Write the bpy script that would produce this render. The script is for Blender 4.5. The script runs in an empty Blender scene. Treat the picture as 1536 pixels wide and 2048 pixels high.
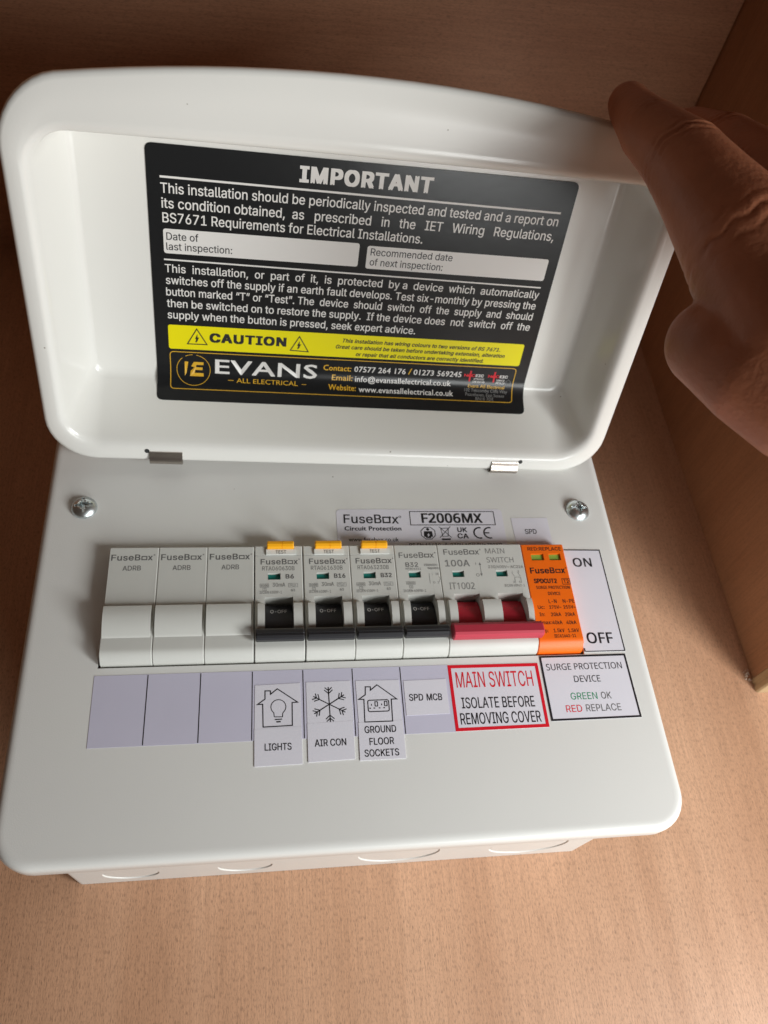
import bpy, bmesh, math, random
import numpy as np
from mathutils import Matrix, Vector
random.seed(7)
SC = bpy.context.scene
COL = SC.collection
MM = 0.001
ZB = 85.0                      # height of the unit's cover plate above the board, mm (all lengths below are mm)

# ------------------------------------------------------------------ camera
cam_d = bpy.data.cameras.new('camera')
cam = bpy.data.objects.new('camera', cam_d)
COL.objects.link(cam)
cam_d.sensor_fit = 'AUTO'
cam_d.sensor_width = 36.0
cam_d.lens = 28.423
cam_d.clip_start = 0.01
cam_d.clip_end = 50
cam_d.dof.use_dof = True
cam_d.dof.focus_distance = 0.279
cam_d.dof.aperture_fstop = 18
CP = (-13.176, -109.569, 277.053 + ZB)


def rodrigues(w):
    w = np.array(w)
    a = np.linalg.norm(w)
    k = w / a
    K = np.array([[0, -k[2], k[1]], [k[2], 0, -k[0]], [-k[1], k[0], 0]])
    return np.eye(3) + math.sin(a) * K + (1 - math.cos(a)) * K @ K


c_, s_ = math.cos(math.radians(30)), math.sin(math.radians(30))
CR = rodrigues((-0.037, -0.153, -0.004)) @ np.array([[1, 0, 0], [0, -c_, -s_], [0, s_, -c_]])
cam.matrix_world = Matrix(((CR[0][0], -CR[1][0], -CR[2][0], CP[0] * MM), (CR[0][1], -CR[1][1], -CR[2][1], CP[1] * MM),
                           (CR[0][2], -CR[1][2], -CR[2][2], CP[2] * MM), (0, 0, 0, 1)))
SC.camera = cam

# ------------------------------------------------------------------ world and lamps
wd = bpy.data.worlds.new('World')
SC.world = wd
wd.use_nodes = True
bg = wd.node_tree.nodes['Background']
bg.inputs[0].default_value = (1.0, 0.60, 0.40, 1)
bg.inputs[1].default_value = 0.042


def window_light(name, target, az, el, dist, w, h, power, col):
    d = bpy.data.lights.new(name, 'AREA')
    d.shape = 'RECTANGLE'
    d.size = w
    d.size_y = h
    d.energy = power
    d.color = col
    o = bpy.data.objects.new(name, d)
    COL.objects.link(o)
    a, e = math.radians(az), math.radians(el)
    v = Vector((math.sin(a) * math.cos(e), -math.cos(a) * math.cos(e), math.sin(e)))
    o.location = Vector(target) * MM + v * dist
    o.rotation_euler = v.to_track_quat('Z', 'Y').to_euler()
    return o


def lamp_at(name, loc, target, w, h, power, col):
    o = window_light(name, target, 0, 0, 1, w, h, power, col)
    o.location = Vector(loc) * MM
    o.rotation_euler = (Vector(loc) - Vector(target)).to_track_quat('Z', 'Y').to_euler()
    return o


lamp_at('window_light', (410, -275, 345), (60, 0, 85), 0.15, 0.20, 2.9, (0.975, 1.0, 0.99))
lamp_at('front_fill_light', (345, -700, 300), (30, 110, 180), 0.34, 0.26, 2.8, (0.975, 1.0, 0.99))  # added fill lamp at the front, brightens the open lid
lamp_at('window_pane_light', (228, -712, 490), (48, 125, 220), 0.13, 0.085, 0.13, (1.0, 1.0, 0.985))
SC.view_settings.view_transform = 'Standard'
SC.view_settings.look = 'None'
SC.view_settings.exposure = 0.0
SC.view_settings.gamma = 1.0
SC.cycles.max_bounces = 10
SC.cycles.diffuse_bounces = 6

# ------------------------------------------------------------------ materials
MATS = {}


def mat(name, col, rough=0.45, metal=0.0, spec=0.5, bump=None, coat=0.0, var=None, sss=0.0, specks=False):
    m = bpy.data.materials.new(name)
    m.use_nodes = True
    nt = m.node_tree
    b = nt.nodes['Principled BSDF']
    b.inputs['Base Color'].default_value = (*col, 1)
    b.inputs['Roughness'].default_value = rough
    b.inputs['Metallic'].default_value = metal
    b.inputs['Specular IOR Level'].default_value = spec
    b.inputs['Coat Weight'].default_value = coat
    b.inputs['Coat Roughness'].default_value = 0.12
    tc = nt.nodes.new('ShaderNodeTexCoord')
    if bump:
        n = nt.nodes.new('ShaderNodeTexNoise')
        n.inputs['Scale'].default_value = bump[0]
        n.inputs['Detail'].default_value = 3
        nt.links.new(tc.outputs['Object'], n.inputs['Vector'])
        bp = nt.nodes.new('ShaderNodeBump')
        bp.inputs['Strength'].default_value = bump[1]
        bp.inputs['Distance'].default_value = bump[2]
        nt.links.new(n.outputs['Fac'], bp.inputs['Height'])
        nt.links.new(bp.outputs['Normal'], b.inputs['Normal'])
    if var:
        n = nt.nodes.new('ShaderNodeTexNoise')
        n.inputs['Scale'].default_value = var[0]
        n.inputs['Detail'].default_value = 5
        nt.links.new(tc.outputs['Object'], n.inputs['Vector'])
        r = nt.nodes.new('ShaderNodeValToRGB')
        r.color_ramp.elements[0].position = 0.3
        r.color_ramp.elements[1].position = 0.7
        r.color_ramp.elements[0].color = (*[c * (1 - var[1]) for c in col], 1)
        r.color_ramp.elements[1].color = (*[min(1, c * (1 + var[1])) for c in col], 1)
        nt.links.new(n.outputs['Fac'], r.inputs['Fac'])
        nt.links.new(r.outputs['Color'], b.inputs['Base Color'])
    if specks:         # a few grains of dust and pits in the coating
        vo = nt.nodes.new('ShaderNodeTexVoronoi')
        vo.inputs['Scale'].default_value = 62
        nt.links.new(tc.outputs['Object'], vo.inputs['Vector'])
        rs = nt.nodes.new('ShaderNodeValToRGB')
        rs.color_ramp.elements[0].position = 0.014
        rs.color_ramp.elements[1].position = 0.024
        rs.color_ramp.elements[0].color = (0.45, 0.42, 0.38, 1)
        rs.color_ramp.elements[1].color = (1, 1, 1, 1)
        nt.links.new(vo.outputs['Distance'], rs.inputs['Fac'])
        mx = nt.nodes.new('ShaderNodeMix')
        mx.data_type = 'RGBA'
        mx.blend_type = 'MULTIPLY'
        mx.inputs['Factor'].default_value = 1.0
        nt.links.new(r.outputs['Color'], mx.inputs['A'])
        nt.links.new(rs.outputs['Color'], mx.inputs['B'])
        nt.links.new(mx.outputs['Result'], b.inputs['Base Color'])
    MATS[name] = m
    return m


mat('powder_coat', (0.745, 0.745, 0.72), 0.36, bump=(2200, 0.09, 0.0004), var=(14, 0.015), specks=True)
mat('gloss_enamel', (0.77, 0.765, 0.73), 0.2, bump=(1500, 0.035, 0.0004), var=(12, 0.015), specks=True)
mat('device_grey', (0.61, 0.615, 0.58), 0.42, bump=(5000, 0.08, 0.0002), var=(60, 0.02))
mat('device_white', (0.72, 0.74, 0.71), 0.4)
mat('paper', (0.74, 0.73, 0.80), 0.55, bump=(900, 0.05, 0.0003), var=(40, 0.02))
mat('strip_film', (0.60, 0.585, 0.71), 0.4, bump=(300, 0.06, 0.0004), var=(40, 0.02))
mat('vinyl_black', (0.013, 0.014, 0.015), 0.25, spec=0.36, bump=(260, 0.05, 0.0005))
mat('print_white', (0.78, 0.765, 0.74), 0.3)
mat('print_black', (0.015, 0.015, 0.018), 0.4)
mat('print_grey', (0.12, 0.12, 0.12), 0.5)
mat('print_light_grey', (0.22, 0.22, 0.215), 0.5)
mat('print_yellow', (0.88, 0.78, 0.0), 0.32)
mat('print_gold', (0.75, 0.43, 0.03), 0.32)
mat('print_red', (0.72, 0.01, 0.025), 0.4)
mat('print_green', (0.03, 0.30, 0.14), 0.4)
mat('toggle_black', (0.014, 0.014, 0.018), 0.35, bump=(4000, 0.1, 0.0002))
mat('toggle_bar_black', (0.017, 0.017, 0.02), 0.4, bump=(4000, 0.1, 0.0002))
mat('toggle_red', (0.46, 0.016, 0.035), 0.4, bump=(4000, 0.1, 0.0002))
mat('toggle_bar_red', (0.50, 0.036, 0.066), 0.5, bump=(4000, 0.1, 0.0002))
mat('flag_teal', (0.0, 0.17, 0.14), 0.4)
mat('flag_green', (0.26, 0.46, 0.07), 0.4)
mat('button_amber', (0.93, 0.42, 0.006), 0.4)
mat('spd_orange', (0.93, 0.155, 0.005), 0.42, bump=(4000, 0.08, 0.0002))
mat('zinc', (0.70, 0.76, 0.77), 0.36, metal=1.0)
mat('hinge_steel', (0.46, 0.42, 0.38), 0.28, metal=1.0)
mat('dark_gap', (0.02, 0.022, 0.022), 0.6)
mat('lipping', (0.50, 0.36, 0.20), 0.5, bump=(900, 0.2, 0.0005), var=(120, 0.12))
mat('chipboard', (0.62, 0.50, 0.40), 0.8, bump=(700, 0.6, 0.001), var=(400, 0.25))


def wood(name, grain, c0=(0.62, 0.375, 0.24), c1=(0.52, 0.298, 0.182), rough=0.42, pore=1.0):
    """beech laminate: 'grain' is the axis (0..2) the fibres run along, scales per metre"""
    m = bpy.data.materials.new(name)
    m.use_nodes = True
    nt = m.node_tree
    L = nt.links.new
    b = nt.nodes['Principled BSDF']
    b.inputs['Roughness'].default_value = rough
    tc = nt.nodes.new('ShaderNodeTexCoord')

    def mp(across, along, rotz=0.0):
        n = nt.nodes.new('ShaderNodeMapping')
        s = [across] * 3
        s[grain] = along
        n.inputs['Scale'].default_value = s
        n.inputs['Rotation'].default_value = (0, 0, rotz)
        L(tc.outputs['Object'], n.inputs['Vector'])
        return n

    def noise(mapn, detail=3, dist=0.0, rough_=0.5):
        n = nt.nodes.new('ShaderNodeTexNoise')
        n.inputs['Scale'].default_value = 1
        n.inputs['Detail'].default_value = detail
        n.inputs['Distortion'].default_value = dist
        n.inputs['Roughness'].default_value = rough_
        L(mapn.outputs['Vector'], n.inputs['Vector'])
        return n

    def ramp(src, p0, p1, v0, v1):
        r = nt.nodes.new('ShaderNodeValToRGB')
        r.color_ramp.elements[0].position = p0
        r.color_ramp.elements[1].position = p1
        r.color_ramp.elements[0].color = (*v0, 1) if isinstance(v0, tuple) else (v0, v0, v0, 1)
        r.color_ramp.elements[1].color = (*v1, 1) if isinstance(v1, tuple) else (v1, v1, v1, 1)
        L(src, r.inputs['Fac'])
        return r

    def mix(kind, fac, a, bb):
        n = nt.nodes.new('ShaderNodeMix')
        n.data_type = 'RGBA'
        n.blend_type = kind
        if isinstance(fac, float):
            n.inputs['Factor'].default_value = fac
        else:
            L(fac, n.inputs['Factor'])
        L(a, n.inputs['A'])
        L(bb, n.inputs['B'])
        return n.outputs['Result']
    band = ramp(noise(mp(30, 1.6), 5, 0.5).outputs['Fac'], 0.36, 0.64, c1, c0)
    blot = ramp(noise(mp(9, 5), 3, 0.4).outputs['Fac'], 0.3, 0.75, (0.90, 0.84, 0.80), (1.04, 1.03, 1.02))
    fibre = ramp(noise(mp(1500, 40), 4).outputs['Fac'], 0.3, 0.7, 0.86, 1.08)
    pores = ramp(noise(mp(2500, 400), 1.0).outputs['Fac'], 0.31, 0.43, 0.64, 1.0)
    pores2 = ramp(noise(mp(3600, 640, 0.03), 1.0).outputs['Fac'], 0.33, 0.46, 0.68, 1.03)
    col = mix('MULTIPLY', 1.0, band.outputs['Color'], blot.outputs['Color'])
    col = mix('MULTIPLY', 1.0, col, fibre.outputs['Color'])
    col = mix('MULTIPLY', 0.85 * pore, col, pores.outputs['Color'])
    col = mix('MULTIPLY', 0.8 * pore, col, pores2.outputs['Color'])
    L(col, b.inputs['Base Color'])
    bp = nt.nodes.new('ShaderNodeBump')
    bp.inputs['Strength'].default_value = 0.25
    bp.inputs['Distance'].default_value = 0.0003
    L(pores.outputs['Color'], bp.inputs['Height'])
    L(bp.outputs['Normal'], b.inputs['Normal'])
    MATS[name] = m
    return m


wood('beech_board', 1)
wood('beech_back', 0, (0.58, 0.335, 0.21), (0.46, 0.245, 0.15), pore=0.8)
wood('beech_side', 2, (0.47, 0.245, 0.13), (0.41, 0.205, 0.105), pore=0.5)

# ------------------------------------------------------------------ object helpers
ORG = {}


def tag(o, label=None, cat=None, group=None, kind=None):
    if label:
        o['label'] = label
    if cat:
        o['category'] = cat
    if group:
        o['group'] = group
    if kind:
        o['kind'] = kind
    return o


def thing(name, loc, label, cat, group=None):
    o = bpy.data.objects.new(name, None)
    COL.objects.link(o)
    o.empty_display_size = 0.01
    o.location = Vector(loc) * MM
    ORG[o] = Vector(loc)
    return tag(o, label, cat, group)


class MB:
    """collects polygons (mm) with a material per face, builds ONE mesh object"""

    def __init__(self):
        self.v, self.f, self.m, self.s = [], [], [], []
        self.mats = []

    def mi(self, name):
        if name not in self.mats:
            self.mats.append(name)
        return self.mats.index(name)

    def add(self, vs, fs, m, smooth=False):
        o = len(self.v)
        self.v += [tuple(p) for p in vs]
        k = self.mi(m)
        for f in fs:
            self.f.append([i + o for i in f])
            self.m.append(k)
            self.s.append(smooth)

    def box(self, lo, hi, m):
        x0, y0, z0 = lo
        x1, y1, z1 = hi
        self.add([(x0, y0, z0), (x1, y0, z0), (x1, y1, z0), (x0, y1, z0), (x0, y0, z1), (x1, y0, z1), (x1, y1, z1), (x0, y1, z1)],
                 [(3, 2, 1, 0), (4, 5, 6, 7), (0, 1, 5, 4), (1, 2, 6, 5), (2, 3, 7, 6), (3, 0, 4, 7)], m)

    def loft(self, loops, m, smooth=True, cap0=False, cap1=False, closed=True):
        n = len(loops[0])
        vs = [p for l in loops for p in l]
        fs = []
        for k in range(len(loops) - 1):
            for i in range(n if closed else n - 1):
                j = (i + 1) % n
                fs.append((k * n + i, k * n + j, (k + 1) * n + j, (k + 1) * n + i))
        self.add(vs, fs, m, smooth)
        if cap0:
            self.add(loops[0], [tuple(range(n))[::-1]], m)
        if cap1:
            self.add(loops[-1], [tuple(range(n))], m)

    def build(self, name, parent=None, bevel=0.0, weld=True, sharp=None):
        org = ORG.get(parent, Vector((0, 0, 0))) if parent else Vector((0, 0, 0))
        me = bpy.data.meshes.new(name)
        me.from_pydata([((x - org[0]) * MM, (y - org[1]) * MM, (z - org[2]) * MM) for x, y, z in self.v], [], self.f)
        for nme in self.mats:
            me.materials.append(MATS[nme])
        me.polygons.foreach_set('material_index', self.m)
        me.polygons.foreach_set('use_smooth', self.s)
        if weld:
            bm = bmesh.new()
            bm.from_mesh(me)
            bmesh.ops.remove_doubles(bm, verts=bm.verts, dist=1e-6)
            bmesh.ops.recalc_face_normals(bm, faces=bm.faces)
            bm.to_mesh(me)
            bm.free()
        if sharp:
            me.set_sharp_from_angle(angle=math.radians(sharp))
        me.update()
        o = bpy.data.objects.new(name, me)
        COL.objects.link(o)
        ORG[o] = org
        if parent:
            o.parent = parent
        if bevel:
            md = o.modifiers.new('bevel', 'BEVEL')
            md.width = bevel * MM
            md.segments = 2
            md.limit_method = 'ANGLE'
            md.angle_limit = math.radians(35)
        return o


# ------------------------------------------------------------------ flat print (lettering and drawings)
import os
from mathutils.geometry import delaunay_2d_cdt


def bundled(fn):
    try:
        return bpy.data.fonts.load(os.path.join(bpy.utils.resource_path('LOCAL'), 'datafiles', 'fonts', fn))
    except Exception:
        return None


FONTS = {'arial': bundled('Inter.woff2'), 'humanist': bundled('NotoSansHebrew-Regular.woff2'), 'geometric': None}
_tc = {}


def text_geo(s, ft, sp=1.0):
    """outline of a string filled by winding number, so overlapping strokes of a letter stay solid"""
    key = (s, ft, sp)
    if key in _tc:
        return _tc[key]
    cu = bpy.data.curves.new('t', 'FONT')
    if FONTS[ft]:
        cu.font = FONTS[ft]
    cu.body = s
    cu.size = 1.0
    cu.resolution_u = 2
    cu.space_character = sp
    cu.fill_mode = 'NONE'
    o = bpy.data.objects.new('t', cu)
    me = o.to_mesh()
    v = [Vector(p.co[:2]) for p in me.vertices]
    ed = [tuple(p.vertices) for p in me.edges]
    o.to_mesh_clear()
    bpy.data.objects.remove(o)
    bpy.data.curves.remove(cu)
    if not v:
        _tc[key] = (np.zeros((0, 2)), [])
        return _tc[key]
    P = np.array([p[:] for p in v])
    # direction of the outlines: closing edges may come reversed, so walk each contour
    adj = {}
    for a, b in ed:
        adj.setdefault(a, []).append(b)
        adj.setdefault(b, []).append(a)
    seen, dire = set(), []
    for a in range(len(v)):
        if a in seen or a not in adj:
            continue
        cur, nxt = a, (a + 1 if a + 1 in adj[a] else adj[a][0])
        seen.add(a)
        while True:
            dire.append((cur, nxt))
            if nxt == a:
                break
            seen.add(nxt)
            cand = [q for q in adj[nxt] if q != cur]
            if not cand:
                break
            cur, nxt = nxt, cand[0]
    A, B = P[[d[0] for d in dire]], P[[d[1] for d in dire]]
    vo, eo, fo, *_ = delaunay_2d_cdt(v, ed, [], 0, 1e-6)
    V = np.array([p[:] for p in vo])
    T = np.array([f for f in fo if len(f) == 3])
    C = V[T].mean(axis=1)
    wn = np.zeros(len(C), int)
    for a, b in zip(A, B):
        if a[1] == b[1]:
            continue
        up = b[1] > a[1]
        lo, hi = (a, b) if up else (b, a)
        m_ = (C[:, 1] >= lo[1]) & (C[:, 1] < hi[1])
        x = lo[0] + (C[:, 1] - lo[1]) * (hi[0] - lo[0]) / (hi[1] - lo[1])
        wn += np.where(m_ & (x > C[:, 0]), 1 if up else -1, 0)
    f = [tuple(int(i) for i in t) for t in T[wn != 0]]
    _tc[key] = (V, f)
    return _tc[key]


CAPH = {}


def caph(b):
    if b not in CAPH:
        v, f = text_geo('H', b)
        CAPH[b] = (v[:, 1].min(), v[:, 1].max())
    return CAPH[b]


class Print(MB):
    """print on a surface: every shape is given in surface mm (u, v) and a small level; fn maps it into the scene"""

    def __init__(self, fn):
        super().__init__()
        self.fn = fn

    def poly(self, pts, m, lv):
        self.add([self.fn(u, v, lv) for u, v in pts], [tuple(range(len(pts)))], m)

    def strip(self, a, b, w, m, lv, step=2.0):
        a, b = np.array(a, float), np.array(b, float)
        L = np.linalg.norm(b - a)
        d = (b - a) / L
        n = np.array([-d[1], d[0]]) * w / 2
        k = max(1, int(L / step))
        ps = [a + d * L * i / k for i in range(k + 1)]
        self.add([self.fn(*(p + n), lv) for p in ps] + [self.fn(*(p - n), lv) for p in ps],
                 [(i, k + 1 + i, k + 2 + i, i + 1) for i in range(k)], m)

    def path(self, pts, w, m, lv, closed=False, step=2.0):
        """a mitred outline of even width"""
        P = [np.array(p, float) for p in pts]
        n = len(P)
        A, B = [], []
        for i in range(n):
            p0 = P[i - 1] if (closed or i > 0) else None
            p1 = P[(i + 1) % n] if (closed or i < n - 1) else None
            d0 = (P[i] - p0) / np.linalg.norm(P[i] - p0) if p0 is not None else None
            d1 = (p1 - P[i]) / np.linalg.norm(p1 - P[i]) if p1 is not None else None
            if d0 is None:
                d0 = d1
            if d1 is None:
                d1 = d0
            n0 = np.array([-d0[1], d0[0]])
            n1 = np.array([-d1[1], d1[0]])
            mt = n0 + n1
            ln = np.linalg.norm(mt)
            mt = n0 if ln < 1e-6 else mt / ln
            k = min(3.0, 1 / max(0.25, mt @ n0))
            A.append(P[i] + mt * w / 2 * k)
            B.append(P[i] - mt * w / 2 * k)
        for i in range(n if closed else n - 1):
            j = (i + 1) % n
            L = np.linalg.norm(P[j] - P[i])
            q = max(1, int(L / step))
            a = [A[i] + (A[j] - A[i]) * t / q for t in range(q + 1)]
            b = [B[i] + (B[j] - B[i]) * t / q for t in range(q + 1)]
            self.add([self.fn(*p, lv) for p in a] + [self.fn(*p, lv) for p in b], [(t, q + 1 + t, q + 2 + t, t + 1) for t in range(q)], m)

    def disc(self, c, r, m, lv, n=16):
        self.poly([(c[0] + r * math.cos(2 * math.pi * i / n), c[1] + r * math.sin(2 * math.pi * i / n)) for i in range(n)], m, lv)

    def text(self, s, u0, v0, u1, v1, h, m, lv, bold=0.0, shear=0.0, ft='arial'):
        """fits the string between two baseline points, capitals h mm high"""
        v, f = text_geo(s, ft, 1.12 if bold > .05 else (1.04 if bold > .015 else 1.0))
        if not len(v):
            return
        lo, hi = caph(ft)
        d = np.array([u1 - u0, v1 - v0])
        L = np.linalg.norm(d)
        d = d / L
        n = np.array([-d[1], d[0]])
        sx = L / (v[:, 0].max() - v[:, 0].min())
        sy = h / (hi - lo)
        x = (v[:, 0] - v[:, 0].min()) * sx
        y = (v[:, 1] - lo) * sy
        x = x + y * shear
        e = max(0.0, bold) * h * 1.35
        k = 0
        for ox, oy in ((0, 0),) if e < 0.01 else ((-e, -e * .6), (e, -e * .6), (-e, e * .6), (e, e * .6), (0, 0)):
            k += 1
            self.add([self.fn(*(np.array([u0, v0]) + d * (a * (L - 2 * e) / L + e + ox) + n * (b * (1 - 1.2 * e / h) + .6 * e + oy)), lv + k * .004) for a, b in zip(x, y)], f, m)

    def sheet(self, us, vs, m, lv=0.0):
        nu = len(us)
        self.add([self.fn(u, v, lv) for v in vs for u in us],
                 [(j * nu + i, j * nu + i + 1, (j + 1) * nu + i + 1, (j + 1) * nu + i) for j in range(len(vs) - 1) for i in range(nu - 1)], m, True)


def rrect2(x0, y0, x1, y1, r, n=5):
    out = []
    for cx, cy, a0 in ((x1 - r, y1 - r, 0), (x0 + r, y1 - r, 90), (x0 + r, y0 + r, 180), (x1 - r, y0 + r, 270)):
        for k in range(n + 1):
            a = math.radians(a0 + 90 * k / n)
            out.append((cx + r * math.cos(a), cy + r * math.sin(a)))
    return out


# ------------------------------------------------------------------ setting: mounting board, back wall; side panel
XS, YW, YE = 232.6, 313.5, 10.8
b = MB()
b.box((-700, -600, -20), (900, YW + 20, 0), 'beech_board')
tag(b.build('board_surface'), kind='structure', label='beech laminate board the unit is fixed on')
b = MB()
b.box((-700, YW, 0), (XS - 0.6, YW + 18, 520), 'beech_back')
tag(b.build('back_wall'), kind='structure', label='dark beech laminate wall behind the unit with horizontal grain')
side = thing('side_panel', (XS + 9, 160, 0), 'upright beech panel standing right of the unit with a worn front edge', 'panel')
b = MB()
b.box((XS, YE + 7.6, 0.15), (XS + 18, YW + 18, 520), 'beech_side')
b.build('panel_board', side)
b = MB()
pr = [(XS + 0.0, YE + 7.5), (XS - 0.7, YE + 6.9), (XS - 0.9, YE + 5.2), (XS - 0.3, YE + 4.4), (XS - 0.3, YE + 3.6), (XS - 0.9, YE + 2.9), (XS - 0.9, YE + 0.8), (XS - 0.2, YE), (XS + 18.2, YE), (XS + 18.2, YE + 7.5)]
b.loft([[(x, y, 0.2) for x, y in pr], [(x, y, 520) for x, y in pr]], 'lipping', smooth=False, cap0=True, cap1=True)
b.build('edge_lipping', side)
b = MB()
for k in range(16):
    x, y = XS - 1.2 - random.random() * 3.2, YE + 6 + random.random() * 7
    s = 0.3 + random.random() * 0.7
    b.add([(x - s, y, 0.05), (x + s * .7, y - s * .6, 0.05), (x + s * .3, y + s * .9, 0.05), (x, y + .1, s * 1.3)], [(0, 1, 3), (1, 2, 3), (2, 0, 3), (0, 2, 1)], 'chipboard')
tag(b.build('wood_splinters'), kind='stuff', label='pale splinters of chipped laminate at the foot of the side panel')

# ------------------------------------------------------------------ consumer unit
XL, XR, YB, YT = -95.1, 134.3, -64.4, 128.0
unit = thing('consumer_unit', (20, 14, 0), 'white metal consumer unit with its lid held open and labelled breaker row', 'fuse box')
ORG_U = ORG[unit]


def rr3(x0, y0, x1, y1, r, z, n=7):
    return [(x, y, z) for x, y in rrect2(x0, y0, x1, y1, r, n)]


# enclosure: rear box with a knocked-out front side
EX0, EX1, EY0, EY1 = XL + 10.6, XR - 11.7, -56.4, 119
b = MB()
loops = [rr3(EX0, EY0, EX1, EY1, 2.2, 0.1), rr3(EX0, EY0, EX1, EY1, 2.2, 0.8), rr3(EX0, EY0, EX1, EY1, 2.2, ZB - 6)]
# side walls other than the front as lofted skin, the front wall gets real round holes
n = len(loops[0])
pts = loops[0]
bm_front = []
for k in (0, 1):
    for i in range(n):
        j = (i + 1) % n
        A, B = loops[k][i], loops[k][j]
        if abs(A[1] - EY0) < 1e-6 and abs(B[1] - EY0) < 1e-6 and abs(A[0] - B[0]) > 50:
            continue
        b.add([A, B, loops[k + 1][j], loops[k + 1][i]], [(0, 1, 2, 3)], 'powder_coat', True)
KO = [(-61.8, 10.5, 17.2), (-18.7, 10.5, 17.0), (41.5, 16.3, 22.0), (95.0, 16.3, 22.0)]
# front wall: columns between the knockout squares are quads, each square is filled round its hole
xs = [EX0 + 2.2]
for cx, r, KZ in KO:
    xs += [cx - r - 2, cx + r + 2]
xs.append(EX1 - 2.2)


def fq(x0, x1, z0, z1):
    b.add([(x0, EY0, z0), (x1, EY0, z0), (x1, EY0, z1), (x0, EY0, z1)], [(0, 1, 2, 3)], 'powder_coat')


for i in range(len(xs) - 1):
    if i % 2 == 0:
        fq(xs[i], xs[i + 1], 0.1, ZB - 6)
    else:
        cx, r, KZ = KO[i // 2]
        q = r + 2
        fq(xs[i], xs[i + 1], 0.1, KZ - q)
        fq(xs[i], xs[i + 1], KZ + q, ZB - 6)
        N = 40
        inner = [(cx + r * math.cos(2 * math.pi * k / N), EY0, KZ + r * math.sin(2 * math.pi * k / N)) for k in range(N)]
        outer = []
        for k in range(N):
            a = 2 * math.pi * k / N
            sc = q / max(abs(math.cos(a)), abs(math.sin(a)))
            outer.append((cx + sc * math.cos(a), EY0, KZ + sc * math.sin(a)))
        deep = [(x, y + 0.55, z) for x, y, z in inner]
        b.loft([outer, inner], 'powder_coat', smooth=False)
        b.loft([inner, deep], 'powder_coat', smooth=True)
enc = b.build('enclosure', unit)
for cx, r, KZ in KO:
    b = MB()
    N = 40
    l0 = [(cx + (r - .01) * math.cos(2 * math.pi * k / N), EY0 + 0.52, KZ + (r - .01) * math.sin(2 * math.pi * k / N)) for k in range(N)]
    l1 = [(cx + (r - 1.0) * math.cos(2 * math.pi * k / N), EY0 + 0.3, KZ + (r - 1.0) * math.sin(2 * math.pi * k / N)) for k in range(N)]
    b.loft([l0, l1], 'powder_coat', smooth=False, cap1=True)
    b.build('knockout', unit)

# cover plate: folded sheet with rolled edges (top surface at ZB)
b = MB()
R = 13.0


def pl(i, z):
    return rr3(XL + i, YB + i, XR - i, YT - i, max(1.0, R - i), ZB + z, 9)


b.loft([pl(1.5, -7.5), pl(0.3, -7.5), pl(0.0, -7.0), pl(0.0, -2.9), pl(0.12, -1.9), pl(0.5, -1.0), pl(1.2, -0.4), pl(2.1, -0.12), pl(2.9, 0), pl(3.8, 0)], 'powder_coat', smooth=True)
# flat top with the rectangular cut-out for the devices
CX0, CX1, CY0, CY1 = -68.9, 109.3, 0.2, 46.6
o_ = pl(3.8, 0)
bmf = bmesh.new()
vo = [bmf.verts.new(p) for p in o_]
vi = [bmf.verts.new(p) for p in [(CX0, CY0, ZB), (CX1, CY0, ZB), (CX1, CY1, ZB), (CX0, CY1, ZB)]]
es = [bmf.edges.new((vo[i], vo[(i + 1) % len(vo)])) for i in range(len(vo))] + [bmf.edges.new((vi[i], vi[(i + 1) % 4])) for i in range(4)]
bmesh.ops.triangle_fill(bmf, use_beauty=True, use_dissolve=False, edges=es, normal=(0, 0, 1))
bmf.verts.index_update()
cutc = Vector(((CX0 + CX1) / 2, (CY0 + CY1) / 2, 0))
fs = []
for f in bmf.faces:
    c = f.calc_center_median()
    if CX0 < c.x < CX1 and CY0 < c.y < CY1:
        continue
    ix = [v.index for v in f.verts]
    if f.normal.z < 0:
        ix = ix[::-1]
    fs.append(tuple(ix))
b.add([tuple(v.co) for v in bmf.verts], fs, 'powder_coat', False)
bmf.free()
for (x0, y0), (x1, y1) in (((CX0, CY0), (CX1, CY0)), ((CX1, CY0), (CX1, CY1)), ((CX1, CY1), (CX0, CY1)), ((CX0, CY1), (CX0, CY0))):
    b.add([(x0, y0, ZB), (x1, y1, ZB), (x1, y1, ZB - 1.2), (x0, y0, ZB - 1.2)], [(0, 1, 2, 3)], 'powder_coat')
cover = b.build('cover_plate', unit)
b = MB()
b.box((CX0 - 2, CY0 - 2, ZB - 26), (CX1 + 2, CY1 + 2, ZB - 22), 'dark_gap')
b.build('rail_tray', unit)


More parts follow.
